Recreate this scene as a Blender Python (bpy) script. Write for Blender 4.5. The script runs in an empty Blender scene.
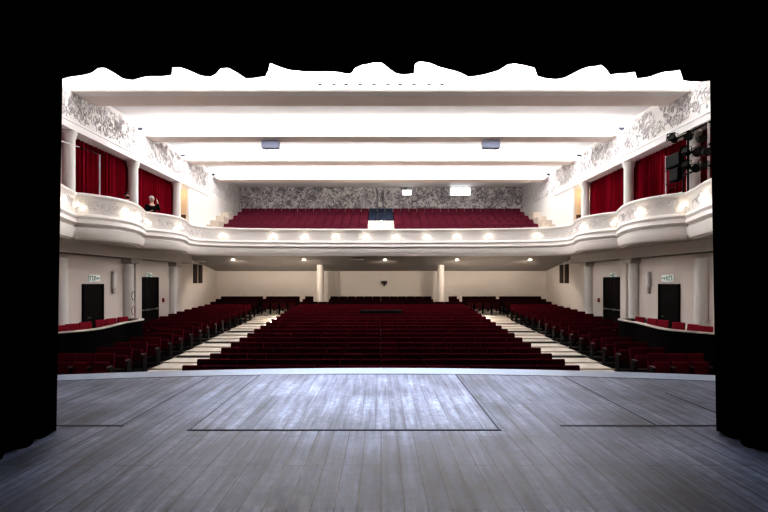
import bpy, math, random
from mathutils import Vector, Matrix
random.seed(7)
PI = math.pi
sc = bpy.context.scene
COL = sc.collection
CAMZ = 1.6
F = 440.0
VX, VY = 381.0, 280.0
def px(x, y, d):                 # measured pixel + known depth -> world point
    return Vector(((x - VX) / F * d, d, CAMZ + (VY - y) / F * d))

# ------------------------------------------------------------------ materials
def mat(name, col, rough=.6, metal=0.0, var=0.0, scale=6.0, bump=0.0, bscale=40.0, emit=None, estr=0.0,
        sheen=0.0, stretch=(1, 1, 1), spec=.5):
    m = bpy.data.materials.new(name); m.use_nodes = True
    nt = m.node_tree; N = nt.nodes; L = nt.links
    b = N['Principled BSDF']
    b.inputs['Base Color'].default_value = (*col, 1)
    b.inputs['Roughness'].default_value = rough
    b.inputs['Metallic'].default_value = metal
    b.inputs['Specular IOR Level'].default_value = spec
    if sheen: b.inputs['Sheen Weight'].default_value = sheen
    if emit:
        b.inputs['Emission Color'].default_value = (*emit, 1)
        b.inputs['Emission Strength'].default_value = estr
    tc = N.new('ShaderNodeTexCoord'); mp = N.new('ShaderNodeMapping')
    mp.inputs['Scale'].default_value = stretch
    L.new(tc.outputs['Object'], mp.inputs['Vector'])
    n = N.new('ShaderNodeTexNoise'); n.inputs['Scale'].default_value = scale; n.inputs['Detail'].default_value = 4
    L.new(mp.outputs[0], n.inputs['Vector'])
    r = N.new('ShaderNodeMapRange')
    r.inputs['To Min'].default_value = 1 - var; r.inputs['To Max'].default_value = 1 + var
    L.new(n.outputs[0], r.inputs['Value'])
    v = N.new('ShaderNodeVectorMath'); v.operation = 'SCALE'
    v.inputs[0].default_value = col
    L.new(r.outputs[0], v.inputs['Scale']); L.new(v.outputs[0], b.inputs['Base Color'])
    if bump:
        n2 = N.new('ShaderNodeTexNoise'); n2.inputs['Scale'].default_value = bscale; n2.inputs['Detail'].default_value = 3
        L.new(mp.outputs[0], n2.inputs['Vector'])
        bp = N.new('ShaderNodeBump'); bp.inputs['Strength'].default_value = bump; bp.inputs['Distance'].default_value = .02
        L.new(n2.outputs[0], bp.inputs['Height']); L.new(bp.outputs[0], b.inputs['Normal'])
    return m

def stage_mat(name, base, seam=.10):
    m = bpy.data.materials.new(name); m.use_nodes = True
    nt = m.node_tree; N = nt.nodes; L = nt.links
    b = N['Principled BSDF']; b.inputs['Roughness'].default_value = .42
    b.inputs['Specular IOR Level'].default_value = .35
    tc = N.new('ShaderNodeTexCoord'); mp = N.new('ShaderNodeMapping')
    mp.inputs['Rotation'].default_value = (0, 0, PI / 2)
    L.new(tc.outputs['Object'], mp.inputs['Vector'])
    br = N.new('ShaderNodeTexBrick')
    br.inputs['Scale'].default_value = 1.0
    br.inputs['Brick Width'].default_value = 1.9
    br.inputs['Row Height'].default_value = .165
    br.inputs['Mortar Size'].default_value = .005
    br.inputs['Mortar Smooth'].default_value = .3
    br.inputs['Bias'].default_value = 0
    br.offset = .37; br.offset_frequency = 3
    br.inputs['Color1'].default_value = (0, 0, 0, 1); br.inputs['Color2'].default_value = (1, 1, 1, 1)
    br.inputs['Mortar'].default_value = (.5, .5, .5, 1)
    L.new(mp.outputs[0], br.inputs['Vector'])
    # streaks along the boards
    mp2 = N.new('ShaderNodeMapping'); mp2.inputs['Scale'].default_value = (9, .55, 1)
    L.new(tc.outputs['Object'], mp2.inputs['Vector'])
    n = N.new('ShaderNodeTexNoise'); n.inputs['Scale'].default_value = 1.6; n.inputs['Detail'].default_value = 6
    n.inputs['Roughness'].default_value = .65
    L.new(mp2.outputs[0], n.inputs['Vector'])
    n3 = N.new('ShaderNodeTexNoise'); n3.inputs['Scale'].default_value = 1.1; n3.inputs['Detail'].default_value = 5
    L.new(tc.outputs['Object'], n3.inputs['Vector'])
    n4 = N.new('ShaderNodeTexNoise'); n4.inputs['Scale'].default_value = 14; n4.inputs['Detail'].default_value = 5
    L.new(tc.outputs['Object'], n4.inputs['Vector'])
    def mul(a, k, c):
        x = N.new('ShaderNodeMath'); x.operation = 'MULTIPLY_ADD'
        L.new(a, x.inputs[0]); x.inputs[1].default_value = k; x.inputs[2].default_value = c
        return x.outputs[0]
    def pr(a, c):
        x = N.new('ShaderNodeMath'); x.operation = 'MULTIPLY'
        L.new(a, x.inputs[0]); L.new(c, x.inputs[1]); return x.outputs[0]
    sep = N.new('ShaderNodeSeparateColor'); L.new(br.outputs['Color'], sep.inputs[0])
    t = pr(pr(mul(sep.outputs[0], .42, .79), mul(n.outputs[0], 3.2, -.6)), pr(mul(n3.outputs[0], 2.6, -.3), mul(n4.outputs[0], 1.6, .2)))
    fac = mul(br.outputs['Fac'], -(1 - seam), 1.0)
    t = pr(t, fac)
    v = N.new('ShaderNodeVectorMath'); v.operation = 'SCALE'; v.inputs[0].default_value = base
    L.new(t, v.inputs['Scale']); L.new(v.outputs[0], b.inputs['Base Color'])
    rr = mul(n4.outputs[0], .35, .30); L.new(rr, b.inputs['Roughness'])
    bp = N.new('ShaderNodeBump'); bp.inputs['Strength'].default_value = .35; bp.inputs['Distance'].default_value = .004
    L.new(fac, bp.inputs['Height']); L.new(bp.outputs[0], b.inputs['Normal'])
    return m

M = dict(
    stage=stage_mat('stage_boards', (.125, .150, .228)),
    trap=stage_mat('trap_boards', (.175, .205, .30), .5),
    apron=mat('apron_board', (.30, .36, .48), .45, var=.15, scale=3, bump=.1),
    gap=mat('dark_gap', (.02, .02, .03), .9, var=.1),
    black=mat('black_velvet', (.0006, .0006, .0008), 1.0, var=.2, spec=.0, bump=.2),
    stagewall=mat('stage_house_black', (.006, .006, .007), .95, var=.2, spec=.1),
    white=mat('ceiling_white', (.86, .85, .85), .7, var=.015, scale=.6, bump=.03, bscale=60),
    taupe=mat('beam_soffit', (.80, .72, .67), .75, var=.03, scale=1),
    wallup=mat('plaster_white', (.80, .78, .76), .7, var=.02, bump=.04, bscale=60),
    wall=mat('plaster_cream', (.74, .68, .63), .75, var=.03, scale=1.2, bump=.05, bscale=40),
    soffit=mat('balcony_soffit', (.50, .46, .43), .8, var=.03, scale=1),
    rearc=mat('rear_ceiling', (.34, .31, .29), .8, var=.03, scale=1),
    parapet=mat('parapet_plaster', (.82, .79, .77), .55, var=.02, bump=.05, bscale=30),
    relief=mat('relief_shadow_grey', (.66, .635, .645), .7, var=.25, scale=5),  # grey paints the shadow lines of the white plaster scrolls
    relief2=mat('relief_cream', (.74, .71, .69), .6, var=.08, scale=5),
    relief3=mat('relief_dark', (.19, .18, .195), .7, var=.35, scale=4),
    rearwall=mat('rear_wall_grey', (.52, .49, .51), .8, var=.12, scale=3, bump=.3, bscale=12),
    floor=mat('aisle_floor', (.62, .56, .50), .5, var=.05, scale=2, bump=.03),
    balfloor=mat('balcony_steps', (.62, .55, .47), .6, var=.06, scale=3),
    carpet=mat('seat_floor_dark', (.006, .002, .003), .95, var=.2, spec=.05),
    strip=mat('step_edge', (.05, .045, .04), .6, var=.1),
    red=mat('seat_velvet', (.068, .0012, .0075), .9, var=.22, scale=9, bump=.15, bscale=90, spec=.08),
    redshade=mat('seat_velvet_shaded', (.014, .001, .002), .9, var=.2, spec=.05),  # same velvet darkened: shade on the rear rows put into the colour
    redb=mat('balcony_velvet', (.098, .010, .025), .85, var=.3, scale=7, bump=.15, bscale=90, spec=.15),
    navy=mat('navy_velvet', (.022, .030, .055), .85, var=.2, scale=9, bump=.15, spec=.2),
    redc=mat('chair_red', (.24, .004, .02), .8, var=.15, scale=8, bump=.1, spec=.2),
    shell=mat('seat_shell', (.004, .002, .002), .9, var=.2, scale=5, spec=.05),
    dark=mat('dark_metal', (.004, .004, .004), .7, var=.1, spec=.12),
    grey=mat('painted_pipe', (.62, .6, .6), .5, var=.05),
    drape=mat('crimson_velvet', (.17, .0005, .011), .9, var=.4, scale=3, stretch=(1, 1, .15), bump=.15, bscale=20, spec=.05),
    door=mat('dark_door', (.005, .004, .004), .7, var=.15, scale=2, spec=.12),
    steel=mat('brushed_steel', (.55, .54, .53), .35, metal=.8, var=.05),
    barrier=mat('barrier_brown', (.003, .002, .002), .9, var=.2, scale=2, spec=.05),
    cap=mat('barrier_cap', (.5, .46, .42), .5, var=.04),
    sign=mat('sign_white', (.85, .88, .86), .4, var=.01, emit=(.9, 1, .95), estr=.12),
    green=mat('sign_green', (.0, .19, .10), .4, var=.01),
    navybox=mat('speaker_bluegrey', (.13, .145, .22), .5, var=.05),
    slot=mat('slot_dark', (.001, .001, .001), 1.0, var=.1, spec=0),
    screen=mat('lit_pane', (.9, .95, 1), .3, var=.01, emit=(.95, .98, 1), estr=2.5),
    bulb=mat('bulb_warm', (1, .9, .75), .3, var=.01, emit=(1, .88, .7), estr=6),
    down=mat('downlight_warm', (1, .9, .75), .3, var=.01, emit=(1, .88, .7), estr=6),
    led=mat('led_white', (1, .95, .85), .3, var=.01, emit=(1, .93, .82), estr=110),
    diff=mat('light_diffuser', (.9, .9, .9), .4, var=.01, emit=(1, .985, .98), estr=6.5),
    tube=mat('tube_glow', (.9, .9, .9), .4, var=.01, emit=(1, 1, 1), estr=12),
    warmroom=mat('lobby_warm_lit', (.80, .60, .40), .8, var=.03),  # warm light inside the doorway put into the panel's colour
    picture=mat('picture_brown', (.12, .05, .02), .6, var=.4, scale=12),
    skin=mat('skin', (.58, .36, .28), .5, var=.05, scale=10),
    hair_d=mat('hair_dark', (.012, .01, .01), .6, var=.3, scale=40),
    hair_g=mat('hair_grey', (.42, .40, .39), .7, var=.2, scale=40),
    cloth=mat('cloth_black', (.008, .008, .009), .9, var=.2, spec=.1),
    redsign=mat('alarm_red', (.3, .02, .02), .5, var=.05),
    brown=mat('wood_brown', (.035, .012, .009), .5, var=.25, scale=3, stretch=(1, 6, 1)),
    vent=mat('vent_dark', (.03, .026, .024), .7, var=.1),
)

# ------------------------------------------------------------------ mesh builder
class MB:
    def __init__(s): s.v = []; s.f = []; s.m = []; s.cur = 0
    def add(s, vs, fs):
        o = len(s.v); s.v += [tuple(v) for v in vs]
        s.f += [tuple(o + i for i in f) for f in fs]; s.m += [s.cur] * len(fs)
        return s
    def box(s, x0, x1, y0, y1, z0, z1, T=None, bev=0.0):
        if x0 > x1: x0, x1 = x1, x0
        if y0 > y1: y0, y1 = y1, y0
        if z0 > z1: z0, z1 = z1, z0
        b = min(bev, (x1 - x0) / 2.01, (y1 - y0) / 2.01, (z1 - z0) / 2.01)
        if b <= 0:
            vs = [(x, y, z) for z in (z0, z1) for y in (y0, y1) for x in (x0, x1)]
            fs = [(0, 2, 3, 1), (4, 5, 7, 6), (0, 1, 5, 4), (2, 6, 7, 3), (0, 4, 6, 2), (1, 3, 7, 5)]
        else:   # chamfered box
            vs = []; idx = {}
            for sx in (0, 1):
                for sy in (0, 1):
                    for sz in (0, 1):
                        X = (x0, x1)[sx]; Y = (y0, y1)[sy]; Z = (z0, z1)[sz]
                        dx = b if sx == 0 else -b; dy = b if sy == 0 else -b; dz = b if sz == 0 else -b
                        idx[sx, sy, sz, 'x'] = len(vs); vs.append((X, Y + dy, Z + dz))
                        idx[sx, sy, sz, 'y'] = len(vs); vs.append((X + dx, Y, Z + dz))
                        idx[sx, sy, sz, 'z'] = len(vs); vs.append((X + dx, Y + dy, Z))
            fs = []
            for a in (0, 1):
                q = [(a, 0, 0), (a, 1, 0), (a, 1, 1), (a, 0, 1)]; fs.append([idx[(*k, 'x')] for k in q][::(-1 if a == 0 else 1)])
                q = [(0, a, 0), (1, a, 0), (1, a, 1), (0, a, 1)]; fs.append([idx[(*k, 'y')] for k in q][::(1 if a == 0 else -1)])
                q = [(0, 0, a), (1, 0, a), (1, 1, a), (0, 1, a)]; fs.append([idx[(*k, 'z')] for k in q][::(-1 if a == 0 else 1)])
            for a in (0, 1):
                for c in (0, 1):
                    fs.append([idx[a, c, 0, 'x'], idx[a, c, 1, 'x'], idx[a, c, 1, 'y'], idx[a, c, 0, 'y']])
                    fs.append([idx[a, 0, c, 'x'], idx[a, 1, c, 'x'], idx[a, 1, c, 'z'], idx[a, 0, c, 'z']])
                    fs.append([idx[0, a, c, 'y'], idx[1, a, c, 'y'], idx[1, a, c, 'z'], idx[0, a, c, 'z']])
            for k in [(a, c, d) for a in (0, 1) for c in (0, 1) for d in (0, 1)]:
                fs.append([idx[(*k, 'x')], idx[(*k, 'y')], idx[(*k, 'z')]])
        if T is not None: vs = [T @ Vector(v) for v in vs]
        return s.add(vs, fs)
    def tube(s, pts, r, n=8, cap=True, flat=1.0):
        pts = [Vector(p) for p in pts]
        if not hasattr(r, '__len__'): r = [r] * len(pts)
        vs = []; fs = []; up = None
        for i, p in enumerate(pts):
            d = (pts[min(i + 1, len(pts) - 1)] - pts[max(i - 1, 0)]).normalized()
            if up is None:
                up = Vector((0, 0, 1)) if abs(d.z) < .9 else Vector((0, 1, 0))
            u = d.cross(up)
            if u.length < 1e-4: u = d.cross(Vector((1, 0, 0)))
            u.normalize(); w = u.cross(d).normalized(); up = w
            for k in range(n):
                a = 2 * PI * k / n
                vs.append(p + (u * math.cos(a) + w * math.sin(a) * flat) * r[i])
        for i in range(len(pts) - 1):
            for k in range(n):
                a = i * n + k; b_ = i * n + (k + 1) % n
                fs.append((a, b_, b_ + n, a + n))
        if cap:
            fs.append(tuple(range(n))[::-1]); fs.append(tuple((len(pts) - 1) * n + k for k in range(n)))
        return s.add(vs, fs)
    def lathe(s, prof, c=(0, 0, 0), n=20, a0=0, a1=2 * PI, axis=None):
        full = abs(a1 - a0 - 2 * PI) < 1e-6
        k = n if full else n + 1
        vs = []; fs = []
        for r, z in prof:
            for i in range(k):
                a = a0 + (a1 - a0) * i / n
                p = Vector((r * math.cos(a), r * math.sin(a), z))
                if axis is not None: p = axis @ p
                vs.append(p + Vector(c))
        for j in range(len(prof) - 1):
            for i in range(n):
                a = j * k + i; b_ = j * k + (i + 1) % k
                fs.append((a, b_, b_ + k, a + k))
        return s.add(vs, fs)
    def prism(s, poly, z0, z1):
        n = len(poly)
        vs = [(x, y, z0) for x, y in poly] + [(x, y, z1) for x, y in poly]
        fs = [tuple(range(n))[::-1], tuple(range(n, 2 * n))] + [(i, (i + 1) % n, (i + 1) % n + n, i + n) for i in range(n)]
        return s.add(vs, fs)
    def ball(s, c, r, n=10, m=7, sx=1, sy=1, sz=1):
        pr = [(max(r * math.sin(PI * j / m), 1e-4), -r * math.cos(PI * j / m)) for j in range(m + 1)]
        vs = []; fs = []
        for rr, z in pr:
            for i in range(n):
                a = 2 * PI * i / n
                vs.append(Vector(c) + Vector((rr * math.cos(a) * sx, rr * math.sin(a) * sy, z * sz)))
        for j in range(m):
            for i in range(n):
                a = j * n + i; b_ = j * n + (i + 1) % n
                fs.append((a, b_, b_ + n, a + n))
        return s.add(vs, fs)
    def build(s, name, material, parent=None, smooth=False, loc=None):
        me = bpy.data.meshes.new(name)
        me.from_pydata(s.v, [], s.f)
        for m in (material if isinstance(material, (list, tuple)) else [material]): me.materials.append(M[m])
        if isinstance(material, (list, tuple)): me.polygons.foreach_set('material_index', s.m)
        if smooth: me.polygons.foreach_set('use_smooth', [True] * len(me.polygons))
        me.update()
        import bmesh
        bm = bmesh.new(); bm.from_mesh(me); bmesh.ops.recalc_face_normals(bm, faces=bm.faces); bm.to_mesh(me); bm.free()
        if smooth:
            try: me.set_sharp_from_angle(angle=math.radians(40))
            except Exception: pass
        o = bpy.data.objects.new(name, me); COL.objects.link(o)
        if parent: o.parent = parent
        if loc is not None: o.location = loc
        return o

def tag(o, label=None, cat=None, group=None, kind=None):
    if label: o['label'] = label
    if cat: o['category'] = cat
    if group: o['group'] = group
    if kind: o['kind'] = kind
    return o
def struct(o, label=None): return tag(o, label, kind='structure')
def empty(name, loc, label, cat, group=None, rz=0.0):
    o = bpy.data.objects.new(name, None); COL.objects.link(o)
    o.location = loc; o.rotation_euler = (0, 0, rz); o.empty_display_size = .1
    return tag(o, label, cat, group)
def copy_tree(src, loc, rz=0.0, label=None, group=None):
    r = src.copy(); COL.objects.link(r); r.location = loc; r.rotation_euler = (0, 0, rz)
    if label: r['label'] = label
    if group: r['group'] = group
    def rec(a, b):
        for ch in list(a.children):
            c = ch.copy(); COL.objects.link(c); c.parent = b
            rec(ch, c)
    rec(src, r)
    return r
ORD = ['zeroth', 'first', 'second', 'third', 'fourth', 'fifth', 'sixth', 'seventh', 'eighth', 'ninth', 'tenth', 'eleventh',
       'twelfth', 'thirteenth', 'fourteenth', 'fifteenth', 'sixteenth', 'seventeenth', 'eighteenth', 'nineteenth', 'twentieth', 'twenty-first']

# ------------------------------------------------------------------ catmull-rom
def crom(P, n=6):
    P = [Vector(p) for p in P]; out = []
    for i in range(len(P) - 1):
        p0 = P[max(i - 1, 0)]; p1 = P[i]; p2 = P[i + 1]; p3 = P[min(i + 2, len(P) - 1)]
        for k in range(n):
            t = k / n
            out.append(.5 * ((2 * p1) + (-p0 + p2) * t + (2 * p0 - 5 * p1 + 4 * p2 - p3) * t * t + (-p0 + 3 * p1 - 3 * p2 + p3) * t ** 3))
    out.append(P[-1]); return out

# ================================================================== STAGE
def edge_y(x): return 8.0 - .0195 * x * x
HW = 7.6
xs = [-HW + 2 * HW * i / 40 for i in range(41)]
poly = [(-HW, -3.2)] + [(HW, -3.2)] + [(x, edge_y(x) - .5) for x in reversed(xs)]
b = MB().prism(poly, -.12, 0.0)
struct(b.build('floor', 'stage'), 'grey blue painted plank stage floor')
b = MB()
pl = [(x, edge_y(x) - .5) for x in xs] + [(x, edge_y(x)) for x in reversed(xs)]
b.prism(pl, -.12, 0.002)
struct(b.build('trim_1', 'apron'), 'pale curved board edging the stage')
b = MB()
pl = [(x, edge_y(x) - .515) for x in xs] + [(x, edge_y(x) - .495) for x in reversed(xs)]
b.prism(pl, -.1, .0035)
struct(b.build('trim_2', 'gap'), 'dark joint behind the stage edge board')
b = MB()
pl = [(x, edge_y(x) - .25) for x in xs] + [(x, edge_y(x) - .1) for x in reversed(xs)]
b.prism(pl, -1.35, -.12)
struct(b.build('wall_stage_front', 'barrier'), 'dark curved riser below the stage edge')
# central trap
t = empty('stage_trapdoor', (-.39, 6.07, 0), 'large rectangular trapdoor set in the middle of the plank stage', 'trapdoor')
TX, TY = 1.64, 1.37
b = MB().box(-TX, TX, -TY, TY, -.05, .004)
b.build('panel', 'trap', t)
b = MB()
b.box(-TX - .03, TX + .03, -TY - .03, -TY, -.02, .0055)
b.box(-TX - .014, -TX, -TY, TY, -.02, .0055); b.box(TX, TX + .018, -TY, TY, -.02, .0055); b.box(-TX, TX, TY, TY + .01, -.02, .0055)
b.build('frame_gap', 'gap', t)
for sx, xc0, xc1, xl, txt in ((-1, -5.4, -2.83, -2.85, 'left'), (1, 1.97, 5.4, 3.03, 'right')):
    t = empty('side_trapdoor', ((xc0 + xc1) / 2, 4.83, 0), 'trap panel outlined by dark joints in the boards at the %s of the stage' % txt, 'trapdoor')
    cx = (xc0 + xc1) / 2
    b = MB().box(xc0 - cx, xc1 - cx, -.02, .02, -.02, .004)
    b.box(xl - .006 - cx, xl + .006 - cx, 0, 2.45, -.02, .004)
    if sx > 0: b.box(4.03 - cx - .005, 4.03 - cx + .005, .35, 1.4, -.02, .004)
    b.build('frame_gap', 'gap', t)
# stage house
b = MB().box(-7.75, -7.6, -3.2, 6.9, -.1, 9); struct(b.build('wall_stage_left', 'stagewall'))
b = MB().box(7.6, 7.75, -3.2, 6.9, -.1, 9); struct(b.build('wall_stage_right', 'stagewall'))
b = MB().box(-7.75, 7.75, -3.35, -3.2, -.1, 9); struct(b.build('wall_stage_back', 'stagewall'))
b = MB().box(-7.75, 7.75, -3.3, 7.0, 9, 9.15); struct(b.build('ceiling_stage', 'stagewall'))
b = MB().box(-10.6, -6.5, 6.7, 7.0, -1.4, 9); struct(b.build('wall_front_left', 'wallup'))
b = MB().box(6.5, 10.6, 6.7, 7.0, -1.4, 9); struct(b.build('wall_front_right', 'wallup'))

# curtain legs (pleated)
def pleated(p0, p1, z0f, z1f, amp, wl, seed=0, cols=220, rows=10, th=0.0):
    """curtain between plan points p0,p1; z0f,z1f give bottom, top as functions of t"""
    rnd = random.Random(seed); ph = [rnd.uniform(-1, 1) for _ in range(400)]
    p0 = Vector(p0); p1 = Vector(p1); d = p1 - p0; Lg = d.length; n = Vector((-d.y, d.x)) / Lg
    vs = []; fs = []
    for j in range(rows + 1):
        u = j / rows
        for i in range(cols + 1):
            t = i / cols; s_ = t * Lg / wl
            k = int(s_) % 399
            f = s_ - int(s_)
            jit = ph[k] * (1 - f) + ph[k + 1] * f
            a = amp * (math.sin(2 * PI * s_ + jit * 1.4) + .35 * math.sin(4.3 * PI * s_ + jit * 3)) * (1 - .35 * u)
            q = p0 + d * t + n * a
            z = z0f(t) * (1 - u) + z1f(t) * u
            vs.append((q.x, q.y, z))
    w = cols + 1
    for j in range(rows):
        for i in range(cols):
            a = j * w + i; fs.append((a, a + 1, a + 1 + w, a + w))
    b = MB(); b.add(vs, fs); return b
YL = 4.6
def leg(side):
    bot = px(55 if side < 0 else 717.8, 433, YL); top = px(61.5 if side < 0 else 711, 60, YL)
    rows = 14; b = MB(); vs = []; fs = []
    # plan: from far out in the wing to the opening's edge, then upstage toward the back of the stage
    plan = [(7.3, 5.2), (3.42, 4.62), (3.43, 3.9), (3.62, 2.0), (3.9, -.6)]
    P = []
    for (x0, y0), (x1, y1) in zip(plan, plan[1:]):
        L_ = math.hypot(x1 - x0, y1 - y0); n = int(L_ / .035)
        for i in range(n):
            t = i / n; nx, ny = -(y1 - y0) / L_, (x1 - x0) / L_
            u = len(P) * .035
            d = min(abs(u - 3.92) * 3, 1)
            a = .045 * math.sin(u * 17 + math.sin(u * 3.1) * 1.3) * d
            P.append((x0 + (x1 - x0) * t + nx * a, y0 + (y1 - y0) * t + ny * a))
    for j in range(rows + 1):
        z = .015 + (7.0 - .015) * j / rows
        off = abs(bot.x) - 3.42 + (abs(top.x) - abs(bot.x)) * min(1, z / top.z)
        for i, (x, y) in enumerate(P):
            vs.append((side * (x + off), y, z + (.015 * math.sin(i * .9) if j == 0 else 0)))
    w = len(P)
    for j in range(rows):
        for i in range(w - 1):
            a = j * w + i; fs.append((a, a + 1, a + 1 + w, a + w))
    b.add(vs, fs)
    o = b.build('stage_curtain', 'black', smooth=True)
    tag(o, 'black velvet side curtain hanging to the boards at the %s edge of the stage opening' % ('left' if side < 0 else 'right'), 'curtain')
leg(-1); leg(1)
# scalloped border
SC = [(40,82),(62,80),(75,77),(90,72),(98,68.3),(106,69),(114,73),(122,78),(132,79.5),(145,78),(160,76),(171,74),(172,67),(180,68),(190,71.5),(200,75),(210,76),(216,74),(221,69.5),(229,69),(238,73),(245,77.5),(256,78),(266,77.5),(269,71),(270.5,63.8),(280,66.5),(292,70),(305,72.7),(315,71.5),(325,70.5),(335,72),(346,74.6),(351,74.3),(355,68),(362,64),(372,62.8),(382,64),(390,70),(396,72.8),(403,73.6),(414,73.6),(415,65),(418,62.8),(430,63.3),(445,67.5),(455,71.5),(468,77.3),(480,74.5),(498,71.5),(508,65),(516,62.8),(525,64.5),(534,68.5),(537,77.3),(545,79),(558,78.3),(566,77),(580,70.5),(590,66.5),(602,64.3),(606,68),(610,75),(624,74),(636,71),(638,77.7),(650,77),(665,72),(681,69),(684,80),(690,82),(700,82.5),(712,80),(735,80)]
def sc_z(x):
    for (a, ya), (c, yc) in zip(SC, SC[1:]):
        if a <= x <= c:
            t = (x - a) / (c - a); return ya + (yc - ya) * t
    return 80
vs = []; fs = []; xsx = sorted(x for x in set([20 + i * 1.5 for i in range(490)] + [p[0] for p in SC]) if 50 < x < 721)
YB = 4.35
rows = 5
for j in range(rows + 1):
    for i, x in enumerate(xsx):
        p = px(x, sc_z(x), YB)
        z = p.z + (7.2 - p.z) * j / rows
        vs.append((p.x, YB + .05 * math.sin(x * .16) * (.4 + .6 * j / rows), z))
w = len(xsx)
for j in range(rows):
    for i in range(w - 1):
        a = j * w + i; fs.append((a, a + 1, a + 1 + w, a + w))
b = MB(); b.add(vs, fs)
tag(b.build('border_curtain', 'black'), 'black overhead border curtain with a scalloped wavy lower hem', 'curtain')

# ================================================================== HALL SHELL
WX = 10.3; RW = 27.5; RY = 30.3; UPX = 9.6
# stalls seat-top height profile
PROF = [(8, -.39), (10.1, -.39), (11.8, -.39), (13.4, -.33), (16.8, -.14), (20.4, .07), (21.9, .15), (24.1, .23), (25, .35), (25.9, .48), (26.7, .6), (27.5, .7)]
def topz(y):
    if y <= PROF[0][0]: return PROF[0][1]
    for (a, za), (c, zc) in zip(PROF, PROF[1:]):
        if y <= c: return za + (zc - za) * (y - a) / (c - a)
    return PROF[-1][1]
PITCH = .83; Y0 = 10.1; NR = 21
row_y = [Y0 + PITCH * i for i in range(NR)]
row_f = [topz(y) - .88 for y in row_y]
b = MB()
b.box(-WX, WX, 6.9, Y0 - .5, -1.5, row_f[0] - .0)
for i in range(NR):
    y0 = row_y[i] - .5; y1 = row_y[i] + PITCH - .5 if i < NR - 1 else RW + .1
    b.box(-WX, WX, y0, y1, -1.6, row_f[i])
struct(b.build('floor_stalls', 'floor'), 'gently stepped cream stalls floor and aisles')
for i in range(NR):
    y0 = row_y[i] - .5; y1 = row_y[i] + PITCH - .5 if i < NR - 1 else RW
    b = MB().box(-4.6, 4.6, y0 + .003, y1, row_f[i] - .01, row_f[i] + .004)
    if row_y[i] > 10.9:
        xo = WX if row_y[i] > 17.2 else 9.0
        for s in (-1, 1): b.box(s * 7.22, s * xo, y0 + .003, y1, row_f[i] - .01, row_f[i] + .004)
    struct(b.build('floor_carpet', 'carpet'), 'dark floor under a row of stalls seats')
k = 3
for i in range(4, NR, 3):
    for sx in (-1, 1):
        y0 = row_y[i] - .5
        b = MB().box(sx * 4.7, sx * 7.15, y0 - .03, y0 + .16, row_f[i] - .05, row_f[i] + .012)  # dark strip along the front edge of an aisle step
        struct(b.build('trim_%d' % k, 'strip'), 'dark strip across an aisle step'); k += 1

def wall_with(name, x0, x1, y0, y1, z0, z1, m):
    return struct(MB().box(x0, x1, y0, y1, z0, z1).build(name, m))
for sx, nm in ((-1, 'left'), (1, 'right')):
    # lower side wall
    wall_with('wall_' + nm, sx * WX, sx * (WX + .25), 6.9, RW + .2, -1.6, 3.3, 'wall')
    # upper wall behind the galleries
    b = MB().box(sx * WX, sx * (WX + .25), 6.9, 25.6, 3.3, 8.4)
    struct(b.build('wall_upper_' + nm, 'wallup'))
    # solid pier beyond the doorway, then the rear part
    b = MB().box(sx * UPX, sx * WX, 21.95, 24.2, 3.24, 6.3)
    struct(b.build('wall_pier_' + nm, 'wallup'))
    b = MB().box(sx * 9.78, sx * WX, 24.2, RY + .2, 2.6, 8.4)
    struct(b.build('wall_rear_side_' + nm, 'wallup'))
    # frieze box
    b = MB().box(sx * UPX, sx * WX, 6.9, 24.3, 6.5, 8.4)
    struct(b.build('wall_frieze_' + nm, 'wallup'))
    b = MB().box(sx * (UPX - .05), sx * WX, 6.9, 24.36, 6.26, 6.5)
    b.box(sx * (UPX - .08), sx * WX, 6.9, 24.38, 6.47, 6.53)
    struct(b.build('trim_cornice_' + nm, 'white'), 'white moulding along the foot of the frieze')
# rear walls
wall_with('wall_rear', -WX - .2, WX + .2, RW, RW + .2, -1.0, 3.0, 'wall')
wall_with('wall_rear_upper', -10, 10, RY, RY + .25, 3.0, 8.5, 'rearwall')

# ceiling
CZ = 7.77
b = MB()
b.box(-WX, WX, 6.7, 14.1, 8.25, 8.4)
b.box(-WX, WX, 14.1, 26.35, CZ, CZ + .25)
b.box(-WX, WX, 26.35, RY + .2, 8.0, 8.25)
struct(b.build('ceiling', 'white'))
BEAMS = [(14.0, 14.78), (17.9, 18.65), (21.6, 22.4), (25.55, 26.35)]
for i, (a, c) in enumerate(BEAMS):
    b = MB(); z0 = 7.44
    b.cur = 0; b.box(-UPX, UPX, a, c, z0 + .02, 8.3 if i == 0 else CZ)
    b.cur = 1; b.box(-UPX + .002, UPX - .002, a + .01, c - .01, z0, z0 + .021)
    struct(b.build('trim_beam_%d' % (i + 1), ['white', 'taupe']), 'white ceiling beam crossing the hall with taupe underside')
# first beam ledge
b = MB().box(-UPX, UPX, 13.62, 14.0, 7.44, 7.53)
struct(b.build('trim_ledge', 'wallup'), 'pale ledge in front of the first ceiling beam')
def area(name, loc, rot, sx, sy, W, col=(1, .98, .97)):
    l = bpy.data.lights.new(name, 'AREA'); l.shape = 'RECTANGLE'; l.size = sx; l.size_y = sy; l.energy = W; l.color = col
    o = bpy.data.objects.new(name, l); COL.objects.link(o); o.location = loc; o.rotation_euler = rot
    return o
area('hidden_uplight', (0, 13.8, 7.57), (PI + .25, 0, 0), 18.6, .25, 420)  # unseen uplight added above the ledge to brighten the beam face
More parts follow.
